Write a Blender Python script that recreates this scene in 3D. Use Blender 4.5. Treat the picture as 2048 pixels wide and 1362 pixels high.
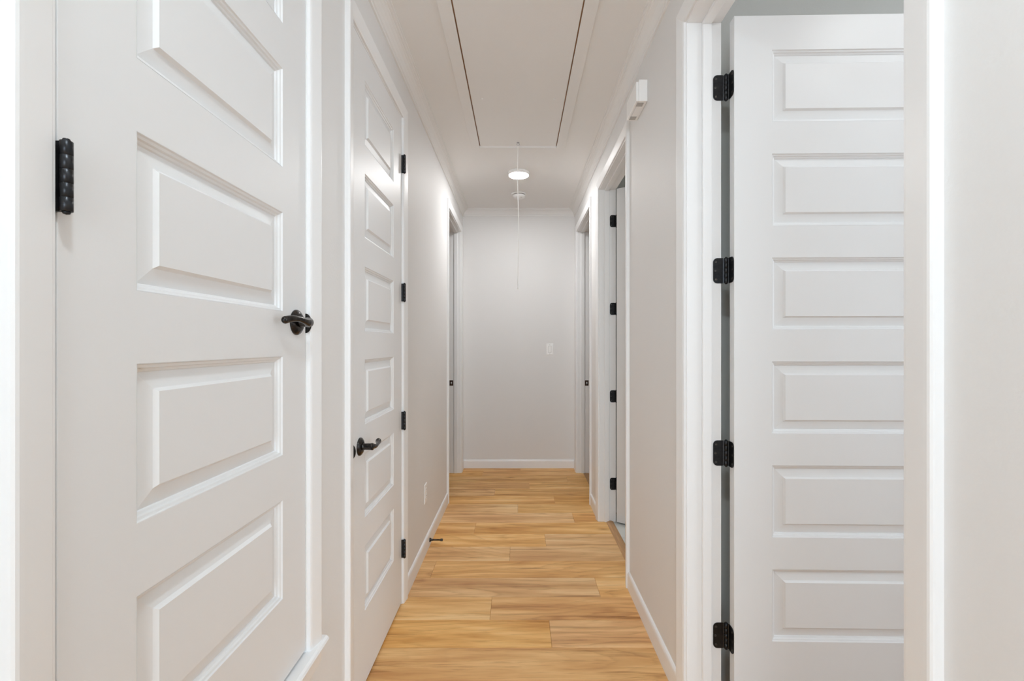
import bpy, math, random
from mathutils import Vector, Matrix

# ------------------------------------------------------------------ clear
for o in list(bpy.data.objects):
    bpy.data.objects.remove(o, do_unlink=True)
scene = bpy.context.scene
COL = scene.collection
R = math.radians

# ------------------------------------------------------------------ camera
F_PX = 910.0
EYE = 1.305
cam_d = bpy.data.cameras.new('camera')
cam_d.sensor_fit = 'HORIZONTAL'
cam_d.sensor_width = 36.0
cam_d.lens = F_PX / 2048.0 * 36.0
cam_d.shift_x = -(1037 - 1024) / 2048.0
cam_d.shift_y = -(681 - 688) / 2048.0
cam_d.clip_start = 0.02
cam = bpy.data.objects.new('camera', cam_d)
cam.location = (0, 0, EYE)
cam.rotation_euler = (R(90), 0, 0)
COL.objects.link(cam)
scene.camera = cam

# ------------------------------------------------------------------ world, daylight, exposure
world = bpy.data.worlds.new('sky')
scene.world = world
world.use_nodes = True
wn = world.node_tree.nodes
wn['Background'].inputs[0].default_value = (0.80, 0.90, 1.0, 1)
wn['Background'].inputs[1].default_value = 1.0

def area_light(name, loc, rot, sx, sy, power, col):
    d = bpy.data.lights.new(name, 'AREA')
    d.shape = 'RECTANGLE'
    d.size, d.size_y = sx, sy
    d.energy = power
    d.color = col
    o = bpy.data.objects.new(name, d)
    o.location = loc
    o.rotation_euler = rot
    COL.objects.link(o)
    return o

# daylight entering through the picture window of the living room behind the camera
area_light('window_daylight', (0.0, -4.90, 1.40), (R(90), 0, 0), 3.5, 2.1, 37, (0.74, 0.89, 1.0))
# daylight entering through the bedroom window in the outer right wall
area_light('bedroom_daylight', (3.55, 0.10, 1.45), (R(90), 0, R(90)), 1.5, 1.4, 5, (0.84, 0.93, 1.0))

HALL_LED = 68.0
MOUTH_LED = 58.0
ROOM_LED = 16.0
FAR_FILL = 6.0  # dim fill added to the unlit far rooms
BATH_LED = 30.0
scene.cycles.diffuse_bounces = 10
scene.cycles.max_bounces = 16
vs = scene.view_settings
vs.view_transform = 'Standard'
vs.look = 'None'
vs.gamma = 1.0
vs.exposure = 1.62
vs.use_curve_mapping = False

# ------------------------------------------------------------------ materials
def new_mat(name):
    m = bpy.data.materials.new(name)
    m.use_nodes = True
    nt = m.node_tree
    return m, nt, nt.nodes['Principled BSDF'], nt.links

def paint(name, col, rough, bump=0.0, scale=250.0, spec=0.5, dist=0.002, detail=3.0):
    m, nt, b, L = new_mat(name)
    b.inputs['Base Color'].default_value = (*col, 1)
    b.inputs['Roughness'].default_value = rough
    b.inputs['Specular IOR Level'].default_value = spec
    tc = nt.nodes.new('ShaderNodeTexCoord')
    n = nt.nodes.new('ShaderNodeTexNoise')
    n.inputs['Scale'].default_value = scale
    n.inputs['Detail'].default_value = detail
    L.new(tc.outputs['Object'], n.inputs['Vector'])
    if bump:
        bp = nt.nodes.new('ShaderNodeBump')
        bp.inputs['Strength'].default_value = bump
        bp.inputs['Distance'].default_value = dist
        L.new(n.outputs['Fac'], bp.inputs['Height'])
        L.new(bp.outputs['Normal'], b.inputs['Normal'])
    # faint mottling of the paint film
    n2 = nt.nodes.new('ShaderNodeTexNoise')
    n2.inputs['Scale'].default_value = 3.0
    L.new(tc.outputs['Object'], n2.inputs['Vector'])
    mr = nt.nodes.new('ShaderNodeMapRange')
    mr.inputs['To Min'].default_value = rough - 0.04
    mr.inputs['To Max'].default_value = rough + 0.04
    L.new(n2.outputs['Fac'], mr.inputs['Value'])
    L.new(mr.outputs['Result'], b.inputs['Roughness'])
    return m

M = {}
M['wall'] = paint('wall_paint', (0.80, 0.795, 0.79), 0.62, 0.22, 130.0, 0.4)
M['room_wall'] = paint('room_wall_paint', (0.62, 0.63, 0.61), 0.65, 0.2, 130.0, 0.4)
M['ceiling'] = paint('ceiling_paint', (0.865, 0.86, 0.85), 0.8, 0.25, 160.0, 0.25)
M['trim'] = paint('trim_paint', (0.88, 0.885, 0.89), 0.36, 0.03, 60.0, 0.5)
M['door'] = paint('door_paint', (0.81, 0.815, 0.82), 0.42, 0.10, 220.0, 0.38, 0.0008)
M['plastic'] = paint('white_plastic', (0.93, 0.93, 0.925), 0.35)
M['plastic_grey'] = paint('grey_vent_plastic', (0.52, 0.50, 0.48), 0.5)
M['slot'] = paint('dark_slot', (0.05, 0.05, 0.05), 0.6)
M['cord'] = paint('white_cord', (0.96, 0.95, 0.92), 0.6, 0.2, 900.0)
_c = M['cord'].node_tree.nodes['Principled BSDF']
_c.inputs['Subsurface Weight'].default_value = 0.7
_c.inputs['Subsurface Radius'].default_value = (0.01, 0.01, 0.01)
_c.inputs['Subsurface Scale'].default_value = 1.0
M['tile'] = paint('pale_tile', (0.62, 0.64, 0.62), 0.3)
M['rubber'] = paint('black_rubber', (0.04, 0.035, 0.03), 0.7)

def metal(name, col, rough, mix=(0.02, 0.02, 0.02)):
    m, nt, b, L = new_mat(name)
    b.inputs['Metallic'].default_value = 0.85
    b.inputs['Roughness'].default_value = rough
    tc = nt.nodes.new('ShaderNodeTexCoord')
    n = nt.nodes.new('ShaderNodeTexNoise')
    n.inputs['Scale'].default_value = 90.0
    n.inputs['Detail'].default_value = 4.0
    L.new(tc.outputs['Object'], n.inputs['Vector'])
    r = nt.nodes.new('ShaderNodeValToRGB')
    r.color_ramp.elements[0].color = (*mix, 1)
    r.color_ramp.elements[0].position = 0.35
    r.color_ramp.elements[1].color = (*col, 1)
    r.color_ramp.elements[1].position = 0.7
    L.new(n.outputs['Fac'], r.inputs['Fac'])
    L.new(r.outputs['Color'], b.inputs['Base Color'])
    return m

M['black'] = metal('black_bronze', (0.045, 0.046, 0.050), 0.32, (0.030, 0.031, 0.034))
M['bronze'] = metal('oil_rubbed_bronze', (0.075, 0.068, 0.064), 0.25, (0.02, 0.018, 0.017))
M['strike'] = metal('brown_bronze', (0.085, 0.045, 0.03), 0.4, (0.04, 0.022, 0.016))
M['steel'] = metal('zinc_steel', (0.5, 0.5, 0.52), 0.35, (0.3, 0.3, 0.32))
M['screw'] = metal('dark_screw', (0.14, 0.13, 0.12), 0.4, (0.05, 0.05, 0.05))

def emit(name, col, s):
    m, nt, b, L = new_mat(name)
    b.inputs['Base Color'].default_value = (0.9, 0.9, 0.9, 1)
    b.inputs['Emission Color'].default_value = (*col, 1)
    b.inputs['Emission Strength'].default_value = s
    return m
M['led_hall'] = emit('led_diffuser_hall', (0.97, 0.97, 0.97), HALL_LED)
M['led_mouth'] = emit('led_diffuser_mouth', (0.80, 0.925, 1.0), MOUTH_LED)
M['led_bath'] = emit('led_diffuser_bath', (0.98, 0.98, 0.97), BATH_LED)
M['led_far_fill'] = emit('led_diffuser_far_fill', (1.0, 0.97, 0.93), FAR_FILL)
M['led_room'] = emit('led_diffuser_room', (0.93, 0.98, 1.0), ROOM_LED)

def srgb(r, g, b):
    def f(c):
        c /= 255.0
        return c / 12.92 if c <= 0.04045 else ((c + 0.055) / 1.055) ** 2.4
    return (f(r), f(g), f(b))

def wood(name, per_object=True):
    m, nt, b, L = new_mat(name)
    N = nt.nodes.new
    tc = N('ShaderNodeTexCoord')
    oi = N('ShaderNodeObjectInfo')
    comb = N('ShaderNodeCombineXYZ')
    mul = N('ShaderNodeMath'); mul.operation = 'MULTIPLY'; mul.inputs[1].default_value = 37.0
    L.new(oi.outputs['Random'], mul.inputs[0])
    mul2 = N('ShaderNodeMath'); mul2.operation = 'MULTIPLY'; mul2.inputs[1].default_value = 91.0
    L.new(oi.outputs['Random'], mul2.inputs[0])
    L.new(mul.outputs[0], comb.inputs[0]); L.new(mul2.outputs[0], comb.inputs[1]); L.new(mul.outputs[0], comb.inputs[2])
    add = N('ShaderNodeVectorMath'); add.operation = 'ADD'
    L.new(tc.outputs['Object'], add.inputs[0]); L.new(comb.outputs[0], add.inputs[1])
    def mapping(sx, sy, sz=1.0):
        mp = N('ShaderNodeMapping')
        mp.inputs['Scale'].default_value = (sx, sy, sz)
        L.new(add.outputs[0], mp.inputs['Vector'])
        return mp
    def noise(mp, scale, detail, rough=0.55, dist=0.0):
        n = N('ShaderNodeTexNoise')
        n.inputs['Scale'].default_value = scale
        n.inputs['Detail'].default_value = detail
        n.inputs['Roughness'].default_value = rough
        n.inputs['Distortion'].default_value = dist
        L.new(mp.outputs[0], n.inputs['Vector'])
        return n
    def ramp(src, stops):
        r = N('ShaderNodeValToRGB')
        e = r.color_ramp.elements
        while len(e) < len(stops): e.new(0.5)
        for i, (p, c) in enumerate(stops):
            e[i].position = p; e[i].color = (*c, 1)
        L.new(src, r.inputs['Fac'])
        return r
    def mix(fac, a, bb, mode='MIX'):
        x = N('ShaderNodeMix'); x.data_type = 'RGBA'; x.blend_type = mode
        if isinstance(fac, float): x.inputs['Factor'].default_value = fac
        else: L.new(fac, x.inputs['Factor'])
        L.new(a, x.inputs['A']); L.new(bb, x.inputs['B'])
        return x.outputs['Result']
    # broad bands along the plank
    n1 = noise(mapping(0.9, 8.0), 1.6, 3.0, 0.55, 0.5)
    base = ramp(n1.outputs['Fac'], [(0.30, srgb(205, 150, 92)), (0.45, srgb(224, 174, 114)), (0.58, srgb(238, 194, 134)), (0.72, srgb(246, 209, 154))])
    # cathedral figure: long nested arches where the ring field is distorted
    nf = noise(mapping(0.7, 3.4), 1.0, 1.0, 0.4, 0.0)
    ring = N('ShaderNodeMath'); ring.operation = 'MULTIPLY'; ring.inputs[1].default_value = 16.0
    L.new(nf.outputs['Fac'], ring.inputs[0])
    nj = noise(mapping(5.0, 60.0), 1.0, 3.0, 0.6)
    rj = N('ShaderNodeMath'); rj.operation = 'MULTIPLY_ADD'; rj.inputs[1].default_value = 0.55
    L.new(nj.outputs['Fac'], rj.inputs[0]); L.new(ring.outputs[0], rj.inputs[2])
    fr = N('ShaderNodeMath'); fr.operation = 'FRACT'; L.new(rj.outputs[0], fr.inputs[0])
    fig = ramp(fr.outputs[0], [(0.0, (0.66, 0.57, 0.48)), (0.16, (0.88, 0.83, 0.78)), (0.45, (1, 1, 1)), (0.92, (1.02, 1.02, 1.01)), (1.0, (0.78, 0.70, 0.62))])
    nm = noise(mapping(0.8, 4.0), 0.9, 2.0)
    nmr = N('ShaderNodeMapRange'); nmr.inputs['From Min'].default_value = 0.40; nmr.inputs['From Max'].default_value = 0.66
    nmr.inputs['To Min'].default_value = 0.10; nmr.inputs['To Max'].default_value = 0.62
    L.new(nm.outputs['Fac'], nmr.inputs['Value'])
    c = mix(nmr.outputs['Result'], base.outputs['Color'], fig.outputs['Color'], 'MULTIPLY')
    # fine straight pores
    n3 = noise(mapping(5.0, 110.0), 1.6, 3.0, 0.6)
    pores = ramp(n3.outputs['Fac'], [(0.30, (0.70, 0.62, 0.55)), (0.46, (1, 1, 1)), (1.0, (1.03, 1.02, 1.01))])
    c = mix(0.55, c, pores.outputs['Color'], 'MULTIPLY')
    # dark mineral streaks, long and thin
    n4 = noise(mapping(0.75, 20.0), 1.5, 6.0, 0.66, 0.8)
    streak = ramp(n4.outputs['Fac'], [(0.30, (0.42, 0.31, 0.23)), (0.36, (0.66, 0.56, 0.47)), (0.45, (1, 1, 1)), (1.0, (1, 1, 1))])
    c = mix(0.80, c, streak.outputs['Color'], 'MULTIPLY')
    # knots
    vo = N('ShaderNodeTexVoronoi'); vo.feature = 'F1'
    vo.inputs['Scale'].default_value = 1.0
    mpk = mapping(2.2, 4.6, 0.0)
    nd = noise(mapping(6.0, 14.0), 1.0, 2.0)
    vadd = N('ShaderNodeVectorMath'); vadd.operation = 'MULTIPLY_ADD'
    L.new(nd.outputs['Color'], vadd.inputs[0]); vadd.inputs[1].default_value = (0.10, 0.10, 0); L.new(mpk.outputs[0], vadd.inputs[2])
    L.new(vadd.outputs[0], vo.inputs['Vector'])
    kn = ramp(vo.outputs['Distance'], [(0.0, (0.30, 0.20, 0.14)), (0.035, (0.60, 0.47, 0.36)), (0.10, (0.90, 0.85, 0.8)), (0.16, (1, 1, 1)), (1.0, (1, 1, 1))])
    c = mix(0.8, c, kn.outputs['Color'], 'MULTIPLY')
    # plank to plank tone
    hs = N('ShaderNodeHueSaturation')
    mrv = N('ShaderNodeMapRange'); mrv.inputs['To Min'].default_value = 0.95; mrv.inputs['To Max'].default_value = 1.06
    L.new(oi.outputs['Random'], mrv.inputs['Value'])
    frac = N('ShaderNodeMath'); frac.operation = 'FRACT'; L.new(mul.outputs[0], frac.inputs[0])
    mrs = N('ShaderNodeMapRange'); mrs.inputs['To Min'].default_value = 0.93; mrs.inputs['To Max'].default_value = 1.10
    L.new(frac.outputs[0], mrs.inputs['Value'])
    L.new(mrv.outputs['Result'], hs.inputs['Value']); L.new(mrs.outputs['Result'], hs.inputs['Saturation'])
    L.new(c, hs.inputs['Color'])
    L.new(hs.outputs['Color'], b.inputs['Base Color'])
    b.inputs['Roughness'].default_value = 0.46
    b.inputs['Specular IOR Level'].default_value = 0.35
    bp = N('ShaderNodeBump'); bp.inputs['Strength'].default_value = 0.12; bp.inputs['Distance'].default_value = 0.001
    L.new(n3.outputs['Fac'], bp.inputs['Height']); L.new(bp.outputs['Normal'], b.inputs['Normal'])
    return m
M['wood'] = wood('oak_plank')
def plain_wood(name, col):
    m, nt, b, L = new_mat(name)
    tc = nt.nodes.new('ShaderNodeTexCoord')
    mp = nt.nodes.new('ShaderNodeMapping'); mp.inputs['Scale'].default_value = (60, 3, 60)
    n = nt.nodes.new('ShaderNodeTexNoise'); n.inputs['Scale'].default_value = 2.0; n.inputs['Detail'].default_value = 4
    L.new(tc.outputs['Object'], mp.inputs['Vector']); L.new(mp.outputs[0], n.inputs['Vector'])
    r = nt.nodes.new('ShaderNodeValToRGB')
    r.color_ramp.elements[0].color = (*[c * 0.7 for c in col], 1); r.color_ramp.elements[0].position = 0.3
    r.color_ramp.elements[1].color = (*col, 1); r.color_ramp.elements[1].position = 0.65
    L.new(n.outputs['Fac'], r.inputs['Fac']); L.new(r.outputs['Color'], b.inputs['Base Color'])
    b.inputs['Roughness'].default_value = 0.5
    return m
M['threshold'] = plain_wood('threshold_wood', srgb(196, 152, 106))
M['ply'] = plain_wood('raw_plywood', srgb(150, 106, 66))
M['subfloor'] = plain_wood('subfloor_wood', srgb(186, 142, 96))

# ------------------------------------------------------------------ mesh helpers
class MB:
    def __init__(self):
        self.v = []; self.f = []; self.s = []
    def vert(self, p):
        self.v.append(tuple(p)); return len(self.v) - 1
    def face(self, idx, smooth=False):
        self.f.append(tuple(idx)); self.s.append(smooth)
    def box(self, x0, x1, y0, y1, z0, z1):
        if x0 > x1: x0, x1 = x1, x0
        if y0 > y1: y0, y1 = y1, y0
        if z0 > z1: z0, z1 = z1, z0
        i = [self.vert(p) for p in ((x0,y0,z0),(x1,y0,z0),(x1,y1,z0),(x0,y1,z0),(x0,y0,z1),(x1,y0,z1),(x1,y1,z1),(x0,y1,z1))]
        for q in ((3,2,1,0),(4,5,6,7),(0,1,5,4),(1,2,6,5),(2,3,7,6),(3,0,4,7)):
            self.face([i[k] for k in q])
        return self
    def loft(self, rings, closed=True, caps=True, smooth=False):
        base = [[self.vert(p) for p in r] for r in rings]
        n = len(rings[0])
        for a, b in zip(base, base[1:]):
            for k in range(n if closed else n - 1):
                j = (k + 1) % n
                self.face((a[k], a[j], b[j], b[k]), smooth)
        if caps:
            self.face(list(reversed(base[0]))); self.face(base[-1])
        return self
    def lathe(self, prof, origin=(0,0,0), axis='Z', n=28, smooth=True):
        """prof: list of (radius, height along axis)"""
        o = Vector(origin); rings = []
        for r, h in prof:
            r = max(r, 1e-5)
            ring = []
            for k in range(n):
                a = 2 * math.pi * k / n
                c, s = r * math.cos(a), r * math.sin(a)
                p = {'Z': (c, s, h), 'Y': (s, h, c), 'X': (h, c, s)}[axis]
                ring.append(o + Vector(p))
            rings.append(ring)
        return self.loft(rings, True, True, smooth)
    def tube(self, pts, radii, n=14, flat=1.0, smooth=True):
        pts = [Vector(p) for p in pts]; rings = []
        for i, p in enumerate(pts):
            t = (pts[min(i + 1, len(pts) - 1)] - pts[max(i - 1, 0)]).normalized()
            up = Vector((0, 0, 1)) if abs(t.z) < 0.9 else Vector((0, 1, 0))
            a = t.cross(up).normalized(); b = a.cross(t).normalized()
            r = radii[i] if isinstance(radii, (list, tuple)) else radii
            rings.append([p + a * (r * flat * math.cos(2 * math.pi * k / n)) + b * (r * math.sin(2 * math.pi * k / n)) for k in range(n)])
        return self.loft(rings, True, True, smooth)
    def mesh(self, name):
        me = bpy.data.meshes.new(name)
        me.from_pydata(self.v, [], self.f)
        for p, s in zip(me.polygons, self.s): p.use_smooth = s
        me.update()
        import bmesh
        bm = bmesh.new(); bm.from_mesh(me)
        bmesh.ops.recalc_face_normals(bm, faces=bm.faces[:])
        bm.to_mesh(me); bm.free()
        return me
    def build(self, name, mat, parent=None, bevel=0.0, segs=2, loc=None):
        me = self.mesh(name)
        me.materials.append(M[mat])
        return link(name, me, parent, bevel, segs, loc)

def link(name, me, parent=None, bevel=0.0, segs=2, loc=None):
    o = bpy.data.objects.new(name, me)
    COL.objects.link(o)
    if parent is not None: o.parent = parent
    if loc is not None: o.location = loc
    if bevel:
        md = o.modifiers.new('bevel', 'BEVEL')
        md.width = bevel; md.segments = segs; md.limit_method = 'ANGLE'; md.angle_limit = R(40)
    return o

def tag(o, label, cat, group=None, kind=None):
    o['label'] = label; o['category'] = cat
    if group: o['group'] = group
    if kind: o['kind'] = kind
    return o

def empty(name, loc=(0,0,0), rz=0.0):
    o = bpy.data.objects.new(name, None)
    o.empty_display_size = 0.1
    o.location = loc; o.rotation_euler = (0, 0, rz)
    COL.objects.link(o)
    return o

def spline(pts, n=6):
    """Catmull-Rom resampling of a list of points with radii: ((x,y,z), r)"""
    P = [Vector(p) for p, r in pts]; Q = [r for p, r in pts]
    out = []; rad = []
    for i in range(len(P) - 1):
        p0 = P[max(i - 1, 0)]; p1 = P[i]; p2 = P[i + 1]; p3 = P[min(i + 2, len(P) - 1)]
        for k in range(n):
            t = k / n
            out.append(0.5 * ((2 * p1) + (-p0 + p2) * t + (2 * p0 - 5 * p1 + 4 * p2 - p3) * t * t + (-p0 + 3 * p1 - 3 * p2 + p3) * t ** 3))
            rad.append(Q[i] * (1 - t) + Q[i + 1] * t)
    out.append(P[-1]); rad.append(Q[-1])
    return out, rad

# ------------------------------------------------------------------ dimensions (metres)
WL = 0.586          # left wall face at x = -WL
WR = 0.593          # right wall face at x = +WR
TH = 0.122          # wall thickness
YB = 4.79           # end wall face
YS = -1.0           # where the hall opens into the living room
CEIL = 2.72
HEAD = 2.438        # clear door height
CW = 0.057          # casing width
RV = 0.005          # reveal
JT = 0.018          # jamb board

# clear openings: side, y0, y1, zbot, ztop
OPEN = {
    'L1': (-1, 0.573, 1.257, 0.452, 2.490),
    'L2': (-1, 1.597, 2.282, 0.0, HEAD),
    'L3': (-1, 3.782, 4.600, 0.0, HEAD),
    'R1': (1, 0.696, 1.604, 0.0, HEAD),
    'R2': (1, 2.492, 3.340, 0.0, HEAD),
    'R3': (1, 3.752, 4.600, 0.0, HEAD),
}

# ------------------------------------------------------------------ hall walls
def hall_wall(name, side, keys, label):
    W = WL if side < 0 else WR
    x0, x1 = side * W, side * (W + TH)
    mb = MB()
    y = YS
    for k in keys:
        s, a, b, zb, zt = OPEN[k]
        a -= JT; b += JT
        mb.box(x0, x1, y, a, 0, CEIL)
        mb.box(x0, x1, a, b, zt + JT, CEIL)
        if zb > 0: mb.box(x0, x1, a, b, 0, zb - JT)
        y = b
    mb.box(x0, x1, y, YB + 0.10, 0, CEIL)
    o = mb.build(name, 'wall')
    return tag(o, label, 'wall', kind='structure')

hall_wall('wall_left', -1, ['L1', 'L2', 'L3'], 'warm off-white wall with two closed doors and an outlet')
hall_wall('wall_right', 1, ['R1', 'R2', 'R3'], 'warm off-white wall with the open doorways and the door chime')
tag(MB().box(-WL, WR, YB, YB + 0.10, 0, CEIL).build('wall_back', 'wall'), 'plain off-white end wall of the hallway with a light switch', 'wall', kind='structure')

# ------------------------------------------------------------------ rooms around the hall
def wallbox(name, label, *boxes, mat='room_wall'):
    mb = MB()
    for b in boxes: mb.box(*b)
    return tag(mb.build(name, mat), label, 'wall', kind='structure')

XO = 3.6
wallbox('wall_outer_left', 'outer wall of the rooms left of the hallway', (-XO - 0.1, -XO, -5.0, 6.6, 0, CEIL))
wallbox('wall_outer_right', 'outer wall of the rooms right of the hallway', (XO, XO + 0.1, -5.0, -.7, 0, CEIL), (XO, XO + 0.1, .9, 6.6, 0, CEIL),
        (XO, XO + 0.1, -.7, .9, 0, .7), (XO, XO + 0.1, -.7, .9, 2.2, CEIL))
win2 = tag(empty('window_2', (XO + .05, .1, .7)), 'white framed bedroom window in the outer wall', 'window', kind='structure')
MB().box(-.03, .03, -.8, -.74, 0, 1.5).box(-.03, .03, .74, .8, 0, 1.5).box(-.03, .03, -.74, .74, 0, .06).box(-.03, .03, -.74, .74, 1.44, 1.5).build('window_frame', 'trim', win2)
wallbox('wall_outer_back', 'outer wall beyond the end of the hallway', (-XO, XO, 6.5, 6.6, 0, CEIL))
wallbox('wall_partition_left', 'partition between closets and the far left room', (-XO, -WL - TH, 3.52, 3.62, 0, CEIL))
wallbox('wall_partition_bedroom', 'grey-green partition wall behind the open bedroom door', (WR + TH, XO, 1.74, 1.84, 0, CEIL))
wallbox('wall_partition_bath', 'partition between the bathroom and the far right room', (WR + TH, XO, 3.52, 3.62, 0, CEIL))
wallbox('wall_living_left', 'living room wall left of the hallway mouth', (-XO, -WL - TH, YS - 0.1, YS, 0, CEIL), (-WL - TH, -WL, YS - 0.1, YS, 0, CEIL), mat='wall')
wallbox('wall_living_right', 'living room wall right of the hallway mouth', (WR + TH, XO, YS - 0.1, YS, 0, CEIL), (WR, WR + TH, YS - 0.1, YS, 0, CEIL), mat='wall')
wallbox('wall_window', 'living room wall with the picture window', (-XO, -1.8, -5.1, -5.0, 0, CEIL), (1.8, XO, -5.1, -5.0, 0, CEIL),
        (-1.8, 1.8, -5.1, -5.0, 0, 0.3), (-1.8, 1.8, -5.1, -5.0, 2.5, CEIL), mat='wall')
win = tag(empty('window_1', (0, -5.05, 0.3)), 'white framed picture window of the living room', 'window', kind='structure')
MB().box(-1.8, -1.74, -.03, .03, 0, 2.2).box(1.74, 1.8, -.03, .03, 0, 2.2).box(-1.74, 1.74, -.03, .03, 0, .06).box(-1.74, 1.74, -.03, .03, 2.14, 2.2).build('window_frame', 'trim', win)

# ------------------------------------------------------------------ ceiling (with the hole of the attic hatch)
HX0, HX1, HY0, HY1 = -0.281, 0.276, 1.72, 3.250
mb = MB()
CT = CEIL + 0.10
mb.box(-XO - .1, HX0, -5.1, 6.6, CEIL, CT).box(HX1, XO + .1, -5.1, 6.6, CEIL, CT)
mb.box(HX0, HX1, -5.1, HY0, CEIL, CT).box(HX0, HX1, HY1, 6.6, CEIL, CT)
tag(mb.build('ceiling', 'ceiling'), 'flat warm white hallway ceiling', 'ceiling', kind='structure')

# ------------------------------------------------------------------ floor: planks across the hall
floor = tag(empty('floor', (0, 0, 0)), 'honey oak plank floor laid across the hallway', 'floor', kind='structure')
PX0, PX1 = -WL - TH - 0.02, WR + 0.062
PW = 0.195
joint = {0: .144, 1: -.136, 2: .424, 3: -.493, 4: -.053, 5: .179, 6: -.308, 7: .412, 8: -.005, 9: .30, 10: -.21, 11: .10, 12: .47, 13: -.36, 14: .02, -1: -.62, -2: .33, -3: -.16, -4: .5}
rnd = random.Random(4)
k = -16
while True:
    ya = 1.956 + PW * k; yb = ya + PW
    if ya > YB: break
    if yb > YS - 0.1:
        j = joint.get(k, rnd.uniform(-.55, .55))
        cuts = [PX0] + [c for c in (j - 1.22, j, j + 1.22) if PX0 + .04 < c < PX1 - .04] + [PX1]
        y1 = min(yb, YB + .02)
        for a, b in zip(cuts, cuts[1:]):
            cx, cy = (a + b) / 2, (ya + y1) / 2
            hx, hy = (b - a) / 2 - .0004, (y1 - ya) / 2 - .0004
            c = .0011
            p = MB()
            rings = [[(-hx, -hy, -.008), (hx, -hy, -.008), (hx, hy, -.008), (-hx, hy, -.008)],
                     [(-hx, -hy, -c), (hx, -hy, -c), (hx, hy, -c), (-hx, hy, -c)],
                     [(-hx + c, -hy + c, 0), (hx - c, -hy + c, 0), (hx - c, hy - c, 0), (-hx + c, hy - c, 0)]]
            p.loft(rings)
            p.build('plank', 'wood', floor, loc=(cx, cy, 0))
    k += 1
tag(MB().box(-XO - .1, PX0, -5.1, 6.6, -.1, 0).box(PX0, PX1, -5.1, YS - .1, -.1, 0).box(PX0, PX1, YS - .1, YB + .02, -.1, -.008)
    .box(PX0, PX1, YB + .02, 6.6, -.1, 0).box(PX1, XO + .1, -5.1, 1.84, -.1, 0).box(PX1, XO + .1, 3.52, 6.6, -.1, 0).build('floor_rooms', 'subfloor'),
    'oak coloured floor of the rooms around the hallway', 'floor', kind='structure')
bf = tag(empty('floor_bath', (PX1, 1.84, 0)), 'pale grey tile floor inside the bathroom doorway', 'floor', kind='structure')
MB().box(0, XO + .1 - PX1, 0, 1.68, -.1, -.006).build('grout_bed', 'room_wall', bf)
tm = MB().box(-.149, .149, -.149, .149, -.006, 0).mesh('tile'); tm.materials.append(M['tile'])
for i in range(9):
    for jx in range(5):
        x = .155 + .3 * i; y = .18 + .3 * jx
        link('tile', tm, bf, .001, 1, (x, y, 0))

# ------------------------------------------------------------------ skirting
BASE = [(0, 0), (.012, 0), (.012, .068), (.0112, .076), (.009, .083), (.005, .0875), (0, .089)]
def base_run(parent, side, ya, yb):
    W = WL if side < 0 else WR
    rings = [[(side * (W - d), y, z) for d, z in BASE] for y in (ya, yb)]
    MB().loft(rings).build('board', 'trim', parent)
bl = tag(empty('baseboard_left', (0, 0, 0)), 'white baseboard along the wall with the closed doors', 'baseboard', kind='structure')
for a, b in ((YS, OPEN['L2'][1] - RV - CW), (OPEN['L2'][2] + RV + CW, OPEN['L3'][1] - RV - CW), (OPEN['L3'][2] + RV + CW, YB)): base_run(bl, -1, a, b)
br = tag(empty('baseboard_right', (0, 0, 0)), 'white baseboard along the wall with the open doorways', 'baseboard', kind='structure')
for a, b in ((YS, OPEN['R1'][1] - RV - CW), (OPEN['R1'][2] + RV + CW, OPEN['R2'][1] - RV - CW), (OPEN['R2'][2] + RV + CW, OPEN['R3'][1] - RV - CW), (OPEN['R3'][2] + RV + CW, YB)): base_run(br, 1, a, b)
rings = [[(x, YB - d, z) for d, z in BASE] for x in (-WL + .012, WR - .012)]
tag(MB().loft(rings).build('baseboard_back', 'trim'), 'white baseboard across the plain end wall', 'baseboard', kind='structure')

# ------------------------------------------------------------------ crown moulding
CROWN = [(0, -.074), (.008, -.074), (.0095, -.072), (.0095, -.0655), (.0055, -.064), (.0055, -.062), (.0125, -.057), (.017, -.046), (.026, -.031), (.038, -.0195), (.044, -.017),
         (.044, -.012), (.0535, -.0105), (.0545, -.0065), (.062, -.0065), (.062, 0), (0, 0)]
def crown(name, pts, label):
    o = MB().loft(pts).build(name, 'ceiling')
    return tag(o, label, 'crown moulding', kind='structure')
crown('trim_7', [[(-WL + d, YS, CEIL + z) for d, z in CROWN], [(-WL + d, YB - d, CEIL + z) for d, z in CROWN]], 'stepped crown moulding above the wall with the closed doors')
crown('trim_8', [[(WR - d, YS, CEIL + z) for d, z in CROWN], [(WR - d, YB - d, CEIL + z) for d, z in CROWN]], 'stepped crown moulding above the wall with the open doorways')
crown('trim_9', [[(-WL + d, YB - d, CEIL + z) for d, z in CROWN], [(WR - d, YB - d, CEIL + z) for d, z in CROWN]], 'stepped crown moulding along the top of the end wall')

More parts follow.
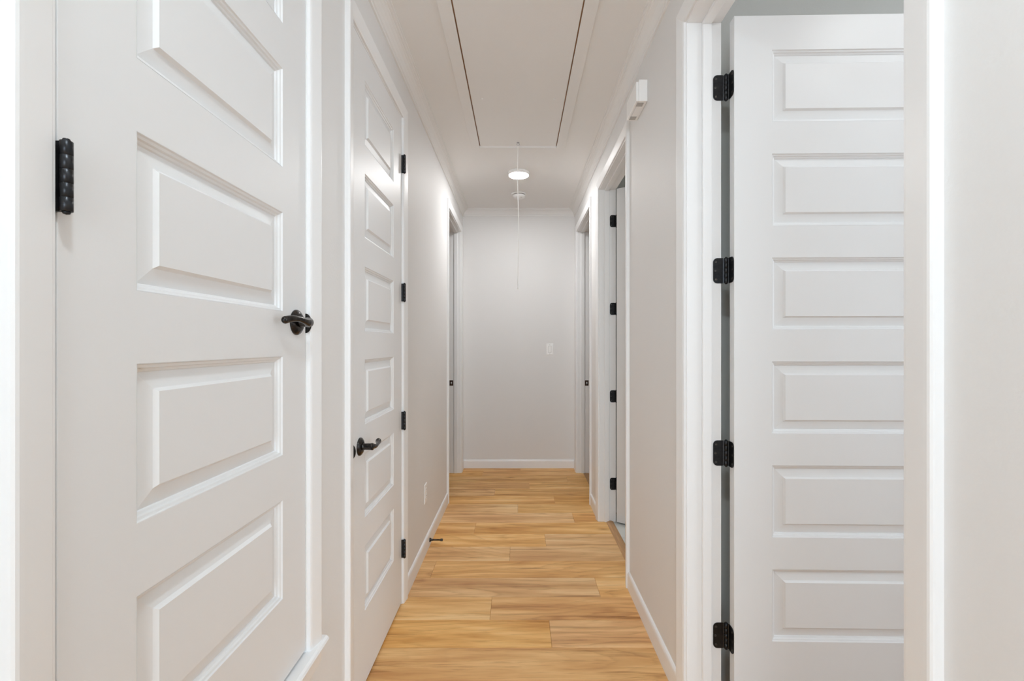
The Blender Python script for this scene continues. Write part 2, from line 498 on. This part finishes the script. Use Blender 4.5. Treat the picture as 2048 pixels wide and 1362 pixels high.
# ------------------------------------------------------------------ door frames: jambs, stops, casing
CASING = [(0, 0), (0, .0075), (.0015, .0092), (.005, .0098), (.0065, .0108), (.030, .0148), (.044, .0172), (.050, .018), (.054, .0174), (.0565, .0150), (.057, .012), (.057, 0)]
def frame(name, key, label, stop=None):
    s, y0, y1, zb, zt = OPEN[key]
    W = WL if s < 0 else WR
    t = tag(empty(name, (s * W, (y0 + y1) / 2, 0 if zb == 0 else zb - .06)), label, 'door frame', kind='structure')
    off = -t.location
    def part(mb, nm, mat='trim', bevel=0.0):
        return mb.build(nm, mat, t, bevel, 2, off)
    xo, xi = s * W, s * (W + TH)
    part(MB().box(xo, xi, y0 - JT, y0, zb, zt), 'jamb', bevel=.0015)
    part(MB().box(xo, xi, y1, y1 + JT, zb, zt), 'jamb', bevel=.0015)
    part(MB().box(xo, xi, y0 - JT, y1 + JT, zt, zt + JT), 'head_jamb', bevel=.0015)
    if stop:
        a, b = s * stop[0], s * stop[1]
        h = .011
        part(MB().box(a, b, y0, y0 + h, zb, zt - h), 'stop', bevel=.003)
        part(MB().box(a, b, y1 - h, y1, zb, zt - h), 'stop', bevel=.003)
        part(MB().box(a, b, y0, y1, zt - h, zt), 'stop', bevel=.003)
    ya, yb, zz = y0 - RV, y1 + RV, zt + RV
    zl = zb if zb == 0 else zb - .002
    X = lambda v: s * (W - v)
    part(MB().loft([[(X(v), ya - u, zl) for u, v in CASING], [(X(v), ya - u, zz + u) for u, v in CASING]]), 'casing')
    part(MB().loft([[(X(v), yb + u, zl) for u, v in CASING], [(X(v), yb + u, zz + u) for u, v in CASING]]), 'casing')
    part(MB().loft([[(X(v), ya - u, zz + u) for u, v in CASING], [(X(v), yb + u, zz + u) for u, v in CASING]]), 'head_casing')
    return t, part

fL1, pL1 = frame('trim_1', 'L1', 'white frame with window-style stool around the raised closet door', (WL + .037, WL + .069))
fL2, pL2 = frame('trim_2', 'L2', 'white casing around the full-height closed door', (WL + .037, WL + .069))
fL3, pL3 = frame('trim_3', 'L3', 'white casing of the doorway opposite the doorway near the light switch', (WL + .030, WL + .066))
fR1, pR1 = frame('trim_4', 'R1', 'wide white casing and jamb around the half-hidden open door with four black hinges', (WR + .052, WR + .085))
fR2, pR2 = frame('trim_5', 'R2', 'white casing of the bathroom doorway with wooden threshold', (WR + .038, WR + .072))
fR3, pR3 = frame('trim_6', 'R3', 'white casing of the doorway just beside the light switch', (WR + .038, WR + .076))

# stool and apron under the raised closet door
s, y0, y1, zb, zt = OPEN['L1']
yo0, yo1 = y0 - RV - CW - .016, y1 + RV + CW + .016
st = [(-WL - .06, zb - .020), (-WL + .022, zb - .020), (-WL + .028, zb - .016), (-WL + .031, zb - .010), (-WL + .028, zb - .004), (-WL + .022, zb), (-WL - .06, zb)]
pL1(MB().loft([[(x, y0 - JT + .0005, z) for x, z in st], [(x, y1 + JT - .0005, z) for x, z in st]]), 'stool')
horn = [(max(x, -WL + .0003), z) for x, z in st]
pL1(MB().loft([[(x, y1 + JT - .0005, z) for x, z in horn], [(x, yo1, z) for x, z in horn]]), 'stool_horn')
pL1(MB().loft([[(x, yo0, z) for x, z in horn], [(x, y0 - JT + .0005, z) for x, z in horn]]), 'stool_horn')
pL1(MB().loft([[(-WL + v, y, zb - .020 - (CW - u)) for u, v in CASING] for y in (yo0 + .016, yo1 - .016)]), 'apron')

# strike plates
def strike(part, s, x, y, z, w=.036, h=.054, mat='strike'):
    mb = MB()
    hole_w, hole_h = .012, .022
    t = .0016
    for bx in ((x - w / 2, x - hole_w / 2, z - h / 2, z + h / 2), (x + hole_w / 2, x + w / 2, z - h / 2, z + h / 2),
               (x - hole_w / 2, x + hole_w / 2, z - h / 2, z - hole_h / 2), (x - hole_w / 2, x + hole_w / 2, z + hole_h / 2, z + h / 2)):
        mb.box(bx[0], bx[1], y - t, y, bx[2], bx[3])
    return part(mb, 'strike_plate', mat)
strike(pL3, -1, -.679, 4.60, .911)
strike(pR3, 1, .690, 4.60, .911)
# a glint of bare wood and steel inside the strike holes
pL3(MB().box(-.684, -.674, 4.5992, 4.5998, .902, .914), 'latch_pocket', 'steel')
pR3(MB().box(.685, .695, 4.5992, 4.5998, .902, .914), 'latch_pocket', 'steel')
# curved strike lips beside the latches of the closed doors
def strike_lip(part, y, z, far):
    mb = MB(); n = 14; sgn = 1 if far else -1
    half = []
    for i in range(n + 1):
        a = -math.pi / 2 + math.pi * i / n
        half.append((math.cos(a) * .017, math.sin(a) * .027))
    r0 = [(-WL - .010, y - .0008 * sgn, z + b) for a, b in half]
    r1 = [(-WL - .002 + a, y - .0016 * sgn, z + b) for a, b in half]
    r2 = [(-WL - .002 + a, y - .0002 * sgn, z + b) for a, b in half]
    r3 = [(-WL - .010, y + .0002 * sgn, z + b) for a, b in half]
    mb.loft([r0, r1, r2, r3])
    return part(mb, 'strike_lip', 'bronze')
strike_lip(pL1, 1.2575, 1.362, True)
strike_lip(pL2, 1.5965, .926, False)

# bathroom threshold
th = [(WR + .050, 0), (WR + .050, .002), (WR + .058, .007), (WR + .072, .0095), (WR + .088, .008), (WR + .102, .003), (WR + .102, 0)]
th = [(x, z) for x, z in th]
tag(MB().loft([[(x, 2.4925, z + .0003) for x, z in th], [(x, 3.3395, z + .0003) for x, z in th]]).build('trim_10', 'threshold'),
    'oak reducer threshold between plank floor and bathroom tile', 'threshold', kind='structure')

# ------------------------------------------------------------------ door leaves
PROF = [(0, 0), (.0015, .0032), (.0060, .0046), (.0076, .0088), (.0118, .0106), (.0134, .0138), (.0405, .0085), (.0460, .0018)]
def panel_mesh(w, h, t):
    mb = MB()
    def loop(i, y):
        return [(i, y, i), (w - i, y, i), (w - i, y, h - i), (i, y, h - i)]
    rings = [loop(i, d) for i, d in reversed(PROF)] + [loop(i, t - d) for i, d in PROF]
    mb.loft(rings)
    me = mb.mesh('panel'); me.materials.append(M['door'])
    return me

def door_leaf(name, loc, rz, w, h, t, a, b, panels, label):
    """local: x along the width, front face at y = 0 looking to -y, z up"""
    root = tag(empty(name, loc, rz), label, 'door', kind='structure')
    xs = [0, a, b, w]
    zs = [0] + [z for p in panels for z in p] + [h]
    mb = MB(); ids = {}
    def V(x, y, z):
        kk = (round(x, 5), y, round(z, 5))
        if kk not in ids: ids[kk] = mb.vert((x, y, z))
        return ids[kk]
    isp = lambda i, j: i == 1 and j % 2 == 1
    for i in range(3):
        for j in range(len(zs) - 1):
            x0, x1, z0, z1 = xs[i], xs[i + 1], zs[j], zs[j + 1]
            if isp(i, j):
                for (p, q) in (((x0, z0), (x1, z0)), ((x1, z0), (x1, z1)), ((x1, z1), (x0, z1)), ((x0, z1), (x0, z0))):
                    mb.face((V(p[0], 0, p[1]), V(q[0], 0, q[1]), V(q[0], t, q[1]), V(p[0], t, p[1])))
                continue
            mb.face((V(x0, 0, z0), V(x1, 0, z0), V(x1, 0, z1), V(x0, 0, z1)))
            mb.face((V(x0, t, z0), V(x0, t, z1), V(x1, t, z1), V(x1, t, z0)))
    for i in range(3):
        for z in (0, h):
            mb.face((V(xs[i], 0, z), V(xs[i + 1], 0, z), V(xs[i + 1], t, z), V(xs[i], t, z)))
    for j in range(len(zs) - 1):
        for x in (0, w):
            mb.face((V(x, 0, zs[j]), V(x, 0, zs[j + 1]), V(x, t, zs[j + 1]), V(x, t, zs[j])))
    mb.build('stiles_and_rails', 'door', root, .0012, 2)
    me = None
    for p in panels:
        if me is None: me = panel_mesh(b - a, p[1] - p[0], t)
        link('panel', me, root, loc=(a, 0, p[0]))
    return root

PH, PP = .2455, .3557
six = [(.2775 + i * PP, .2775 + i * PP + PH) for i in range(6)]
five = [(.209 + i * .3582, .209 + i * .3582 + .2445) for i in range(5)]
DT = .035
d1 = door_leaf('door_1', (-WL - .0010, .5788, .462), R(90), .6750, 2.024, DT, .1212, .5537, five, 'white five-panel closet door raised above the floor on a stool')
d2 = door_leaf('door_2', (-WL - .0004, 1.6005, .010), R(90), .6785, 2.425, DT, .1365, .5360, six, 'white six-panel closed door reaching the floor, black lever handle')
d3 = door_leaf('door_3', (.7395, 1.560, .010), R(-1.2), .905, 2.420, DT, .129, .776, six, 'white six-panel door standing open square to the hallway on black hinges')
d4 = door_leaf('door_4', (.7135, 3.310, .010), R(-34), .838, 2.425, DT, .129, .709, six, 'white bathroom door standing ajar above pale tile')

# ---- hinges
HZ = [2.207, 1.563, .921, .279]
HH = .089
def barrel(mb, x, y, z):
    n = 5; g = .00035; seg = HH / n
    for i in range(n):
        za = z - HH / 2 + i * seg
        mb.lathe([(.0061, za), (.0067, za + g), (.0067, za + seg - g), (.0061, za + seg)], (x, y, 0), 'Z', 16)
    mb.lathe([(.0001, z + HH / 2 + .004), (.0035, z + HH / 2 + .003), (.0048, z + HH / 2)], (x, y, 0), 'Z', 16)
    mb.lathe([(.0048, z - HH / 2), (.0035, z - HH / 2 - .003), (.0001, z - HH / 2 - .004)], (x, y, 0), 'Z', 16)
def closed_hinge(root, x, z, toward):
    """knuckle at the face of a closed door, at local x of the gap; `toward` = +1 when the door lies on +x"""
    h = empty('hinge'); h.parent = root
    mb = MB(); barrel(mb, x, -.0150, z); mb.build('barrel', 'black', h)
    MB().box(x + .0004, x + .0022, -.0145, .010, z - HH / 2, z + HH / 2).box(x - .0022, x - .0004, -.0145, .010, z - HH / 2, z + HH / 2).build('leaf', 'black', h)
    return h
for z in (1.860, 1.055, .230):
    closed_hinge(d1, -.0030, z, 1)
for z in HZ:
    closed_hinge(d2, .6802, z - .010, -1)

def rounded_leaf(w, h, r, t, n=6):
    """plate in local x (0 = knuckle side, w = rounded side), z centred, thickness along y 0..-t"""
    pts = [(0, -h / 2)]
    for i in range(n + 1):
        a = -math.pi / 2 + math.pi / 2 * i / n
        pts.append((w - r + r * math.cos(a), -h / 2 + r + r * math.sin(a)))
    for i in range(n + 1):
        a = math.pi / 2 * i / n
        pts.append((w - r + r * math.cos(a), h / 2 - r + r * math.sin(a)))
    pts.append((0, h / 2))
    return MB().loft([[(x, 0, z) for x, z in pts], [(x, -t, z) for x, z in pts]])
leaf_me = rounded_leaf(.034, HH, .015, .0022).mesh('leaf'); leaf_me.materials.append(M['black'])
scr = MB().lathe([(.0042, 0), (.0042, -.0006), (.0030, -.0012), (.0012, -.0008), (.0001, -.0008)], (0, 0, 0), 'Y', 14).mesh('screw'); scr.materials.append(M['screw'])
SCREWS = [(.024, .031), (.026, 0), (.024, -.031)]

def open_hinge(root, z, jamb_xy, edge_xy, edge_rz, barrel_xy):
    """hinge of a door standing open; coordinates are world, converted to the door's frame"""
    inv = Matrix.Rotation(-root.rotation_euler[2], 4, 'Z') @ Matrix.Translation(-root.location)
    h = empty('hinge'); h.parent = root
    def put(o, loc, rz, sx=1):
        m = inv @ Matrix.Translation(loc) @ Matrix.Rotation(rz, 4, 'Z') @ Matrix.Diagonal((sx, 1, 1, 1))
        o.matrix_local = m
    lf = link('leaf', leaf_me, h); put(lf, (jamb_xy[0], jamb_xy[1], z), 0, -1)          # on the jamb, rounded towards the hall
    for sx, sz in SCREWS:
        q = link('screw', scr, h); put(q, (jamb_xy[0] - sx, jamb_xy[1] - .0020, z + sz), 0)
    lf = link('leaf', leaf_me, h); put(lf, (edge_xy[0], edge_xy[1], z), edge_rz)
    rm = Matrix.Rotation(edge_rz, 4, 'Z')
    for sx, sz in SCREWS:
        q = link('screw', scr, h); v = rm @ Vector((sx, -.0020, sz)); put(q, (edge_xy[0] + v.x, edge_xy[1] + v.y, z + v.z), edge_rz)
    mb = MB(); barrel(mb, barrel_xy[0], barrel_xy[1], 0)
    o = mb.build('barrel', 'black', h); put(o, (0, 0, z), 0)
    mb = MB()
    for p, q in ((jamb_xy, barrel_xy), (edge_xy, barrel_xy)):
        d = Vector((q[0] - p[0], q[1] - p[1], 0)); nn = Vector((-d.y, d.x, 0)).normalized() * .0011
        P = Vector((p[0], p[1], 0)); Q = Vector((q[0], q[1], 0))
        mb.loft([[P + nn + Vector((0, 0, zz)), Q + nn + Vector((0, 0, zz)), Q - nn + Vector((0, 0, zz)), P - nn + Vector((0, 0, zz))] for zz in (-HH / 2 + .001, HH / 2 - .001)])
    o = mb.build('knuckle_web', 'black', h); put(o, (0, 0, z), 0)
    return h
# open bedroom door: hinge edge of the leaf faces the hall, plate normal to -x
for z in HZ:
    open_hinge(d3, z, (.7195, 1.604), (.7393, 1.5945), R(-91.2), (.7300, 1.6000))
for z in HZ:
    ez = R(-34 - 90)
    open_hinge(d4, z, (.7050, 3.340), (.7335, 3.3385), ez, (.7185, 3.3420))

# ---- lever handles
def lever(root, x, z, direction, hub_len, path):
    h = empty('lever_handle', (x, 0, z)); h.parent = root
    rs = MB().lathe([(.0335, 0), (.0335, -.003), (.0315, -.0062), (.0275, -.0078), (.0262, -.0098), (.0215, -.0112), (.0150, -.0118)], (0, 0, 0), 'Y', 40)
    rs.build('rose', 'bronze', h)
    MB().lathe([(.0142, -.010), (.0128, -.014), (.0118, -.020), (.0122, -hub_len + .010), (.0132, -hub_len + .003), (.0122, -hub_len), (.0001, -hub_len - .0006)], (0, 0, 0), 'Y', 28).build('hub', 'bronze', h)
    pts, rad = spline([((direction * p[0], p[1], p[2]), p[3]) for p in path], 7)
    # rounded tip
    mb = MB()
    t = (pts[-1] - pts[-2]).normalized(); r = rad[-1]
    for f, g in ((.45, .88), (.8, .58), (.96, .25), (1.0, .03)):
        pts.append(pts[len(rad) - 1] if False else pts[-1] + t * 0); rad.append(r * g)
    base = pts[-5]
    for i, f in enumerate((.45, .8, .96, 1.0)):
        pts[len(pts) - 4 + i] = base + t * (r * f)
    mb.tube(pts, rad, 16, 0.85)
    mb.build('lever', 'bronze', h)
    return h
lever(d1, .6222, .900, -1, .038, [(-.008, -.032, 0, .0125), (.012, -.035, .0, .0125), (.034, -.0385, .002, .0085), (.062, -.0375, .0055, .0070), (.088, -.0325, .005, .0083), (.108, -.0265, .001, .0095)])
lever(d2, .0800, .916, 1, .050, [(-.004, -.044, 0, .0100), (.010, -.0460, -.001, .0105), (.034, -.0490, -.005, .0075), (.062, -.0470, -.004, .0066), (.082, -.0430, -.003, .0088), (.097, -.0390, -.001, .0128)])

# ------------------------------------------------------------------ attic hatch and pull cord
hatch = tag(empty('attic_hatch', (0, 0, CEIL)), 'painted attic access panel framed by flat trim in the ceiling', 'attic hatch')
hx0, hx1 = HX0 + .009, HX1 - .009
MB().box(hx0, hx1, HY0 + .003, HY1 - .0006, -.003, .012).build('panel', 'ceiling', hatch, .001)
TW, TT = .055, .012
MB().box(HX0 - TW, HX0 + .003, HY0 - TW, HY1 + TW, -TT, 0).build('trim_board', 'ceiling', hatch, .0015)
MB().box(HX1 - .003, HX1 + TW, HY0 - TW, HY1 + TW, -TT, 0).build('trim_board', 'ceiling', hatch, .0015)
MB().box(HX0 + .003, HX1 - .003, HY1 - .0004, HY1 + TW, -TT, 0).build('trim_board', 'ceiling', hatch, .0015)
MB().box(HX0 + .003, HX1 - .003, HY0 - TW, HY0, -TT, 0).build('trim_board', 'ceiling', hatch, .0015)
MB().box(HX0, HX0 + .0088, HY0, HY1, .001, .10).box(HX1 - .0088, HX1, HY0, HY1, .001, .10).box(HX0, HX1, HY0, HY1, .098, .1).build('frame', 'ply', hatch)
for x, y in ((-.208, 2.62), (.206, 2.62), (.205, 3.04)):
    MB().lathe([(.006, 0), (.0055, -.0015), (.003, -.0024), (.0001, -.0026)], (x, y, -.003), 'Z', 14).build('screw', 'plastic', hatch)
# eye screw
ey = 3.19
eye = empty('eye_screw', (-.003, ey, -.003)); eye.parent = hatch
MB().lathe([(.0095, 0), (.0095, -.0015), (.006, -.003), (.0001, -.0035)], (0, 0, 0), 'Z', 18).build('washer', 'steel', eye)
ring = [(.0085 * math.cos(a), 0, -.0115 + .0085 * math.sin(a)) for a in [2 * math.pi * i / 24 for i in range(24)]]
mb = MB(); n = 8; rr = []
for i in range(25):
    a = 2 * math.pi * i / 24
    c = Vector((.0085 * math.cos(a), 0, -.0115 + .0085 * math.sin(a))); d = Vector((math.cos(a), 0, math.sin(a)))
    rr.append([c + d * (.0017 * math.cos(2 * math.pi * k / n)) + Vector((0, 1, 0)) * (.0017 * math.sin(2 * math.pi * k / n)) for k in range(n)])
mb.loft(rr, True, False, True); mb.build('eye', 'steel', eye)
cord = tag(empty('pull_cord', (-.003, ey, CEIL - .022)), 'thin white pull cord with small bell tip hanging from the attic hatch', 'pull cord')
L = CEIL - .022 - 1.712
cp = [(0, 0, 0), (-.003, 0, -.12), (-.002, 0, -.3), (.003, 0, -.5), (.003, 0, -.7), (.0, 0, -.86), (-.002, 0, -L)]
pts, rad = spline([(p, .0032) for p in cp], 6)
MB().tube(pts, rad, 8).build('cord', 'cord', cord)
MB().lathe([(.0018, 0), (.0040, -.003), (.0045, -.016), (.0068, -.026), (.0072, -.029), (.0001, -.030)], (-.002, 0, -L + .004), 'Z', 16).build('bell_tip', 'cord', cord)

# ------------------------------------------------------------------ ceiling lights, smoke detector
def disc_light(loc, mat, label):
    t = tag(empty('ceiling_light', loc), label, 'ceiling light')
    MB().lathe([(.088, 0), (.089, -.006), (.087, -.020), (.0845, -.0245), (.0805, -.0255), (.0800, -.0235)], (0, 0, 0), 'Z', 48).build('housing', 'plastic', t)
    MB().lathe([(.0798, -.0237), (.0798, -.0262), (.070, -.0272), (.0001, -.0278)], (0, 0, 0), 'Z', 48).build('diffuser', mat, t)
    return t
disc_light((.001, 3.755, CEIL), 'led_hall', 'round white flush disc light glowing on the hallway ceiling')
disc_light((.001, .05, CEIL), 'led_mouth', 'round disc light on the hallway ceiling near the living room')
disc_light((1.40, 1.02, CEIL), 'led_room', 'round disc light on the ceiling of the room behind the open door')
disc_light((-2.1, 5.0, CEIL), 'led_far_fill', 'added fill disc light in the room left of the hallway end')  # unseen lamp, added so the far left room is not black
disc_light((2.1, 5.0, CEIL), 'led_far_fill', 'added fill disc light in the room next to the bathroom')  # unseen lamp, added likewise to brighten the far right room
disc_light((1.55, 2.45, CEIL), 'led_bath', 'round disc light on the bathroom ceiling')

sd = tag(empty('smoke_detector', (.004, 4.29, CEIL)), 'round white smoke detector on the ceiling beyond the disc light', 'smoke detector')
MB().lathe([(.071, 0), (.071, -.008), (.068, -.0102), (.058, -.0104)], (0, 0, 0), 'Z', 40).build('base', 'plastic', sd)
MB().lathe([(.056, -.0105), (.056, -.014), (.059, -.0150), (.059, -.0245), (.056, -.033), (.046, -.0395), (.020, -.0415), (.0001, -.0415)], (0, 0, 0), 'Z', 40).build('body', 'plastic', sd)
MB().lathe([(.0565, -.0104), (.0565, -.0151)], (0, 0, 0), 'Z', 40).build('vent_gap', 'slot', sd)
MB().lathe([(.011, -.040), (.0105, -.0432), (.0001, -.0436)], (.018, -.028, .003), 'Z', 20).build('test_button', 'plastic_grey', sd)

# ------------------------------------------------------------------ door chime on the right wall
ch = tag(empty('door_chime', (WR, 2.181, 2.470)), 'white rectangular door chime box mounted high on the wall', 'door chime')
y0, y1 = -.093, .093
MB().box(-.040, -.0004, y0, y1, -.050, .050).build('body', 'plastic', ch, .0025)
MB().box(-.053, -.0402, y0 + .001, y1 - .001, -.0495, .040).build('cover', 'plastic', ch, .003)
for a in (-.080, .048):
    v = empty('vent', (0, 0, 0)); v.parent = ch
    for i in range(6):
        MB().box(-.044, -.014, a + i * .0056, a + i * .0056 + .0040, -.0522, -.0500).build('louvre', 'plastic_grey', v)

# ------------------------------------------------------------------ light switch, outlet
def plate(parent, w=.0705, h=.119, t=.0055):
    r = [[(-w / 2, 0, -h / 2), (w / 2, 0, -h / 2), (w / 2, 0, h / 2), (-w / 2, 0, h / 2)]]
    for i, d in ((0, .0025), (.0025, .0045), (.006, t)):
        r.append([(-w / 2 + i, -d, -h / 2 + i), (w / 2 - i, -d, -h / 2 + i), (w / 2 - i, -d, h / 2 - i), (-w / 2 + i, -d, h / 2 - i)])
    return MB().loft(r).build('cover_plate', 'plastic', parent)
sw = tag(empty('light_switch', (.3295, YB - .0003, 1.250)), 'white rocker light switch on the plain end wall', 'light switch')
plate(sw)
MB().box(-.0175, .0175, -.0058, -.0045, -.0345, .0345).build('rocker_gap_shade', 'plastic_grey', sw, .0008)  # grey ring paints the shade of the gap around the rocker
MB().loft([[(-.0155, -.0055, -.032), (.0155, -.0055, -.032), (.0155, -.0055, .032), (-.0155, -.0055, .032)],
           [(-.0145, -.0066, -.031), (.0145, -.0066, -.031), (.0145, -.0105, .031), (-.0145, -.0105, .031)]]).build('rocker', 'plastic', sw)
for z in (.0485, -.0485):
    MB().lathe([(.0032, -.0045), (.0030, -.0058), (.0001, -.0061)], (0, 0, z), 'Y', 12).build('screw', 'plastic_grey', sw)

ou = tag(empty('wall_outlet', (-WL + .0003, 2.860, .368), R(90)), 'white duplex wall outlet low beside the closed door', 'outlet')
plate(ou)
for z in (.0195, -.0195):
    rc = empty('receptacle', (0, 0, z)); rc.parent = ou
    ringp = []
    for i in range(24):
        a = 2 * math.pi * i / 24
        ringp.append((max(-.0172, min(.0172, .0195 * math.cos(a))), max(-.0145, min(.0145, .0172 * math.sin(a)))))
    MB().loft([[(x, -.0045, zz) for x, zz in ringp], [(x, -.0072, zz) for x, zz in ringp], [(x * .95, -.0078, zz * .95) for x, zz in ringp]]).build('face', 'plastic', rc)
    MB().box(-.0072, -.0052, -.0081, -.0076, .000, .0085).box(.0052, .0072, -.0081, -.0076, .0, .0072).box(-.002, .002, -.0081, -.0076, -.0095, -.0055).build('slots', 'slot', rc)
MB().lathe([(.0030, -.0045), (.0028, -.0056), (.0001, -.0059)], (0, 0, 0), 'Y', 12).build('screw', 'plastic_grey', ou)

# ------------------------------------------------------------------ door stop on the baseboard
ds = tag(empty('door_stop', (-WL + .0122, 2.941, .039)), 'dark bronze rod door stop sticking out of the baseboard', 'door stop')
MB().lathe([(.0135, 0), (.0135, .003), (.0095, .007), (.0065, .016), (.0052, .022)], (0, 0, 0), 'X', 22).build('flange', 'bronze', ds)
MB().lathe([(.0052, .020), (.0046, .030), (.0046, .066), (.0062, .068), (.0062, .071)], (0, 0, 0), 'X', 18).build('rod', 'bronze', ds)
MB().lathe([(.0078, .070), (.0082, .073), (.0082, .081), (.0066, .0845), (.0001, .085)], (0, 0, 0), 'X', 20).build('rubber_tip', 'rubber', ds)
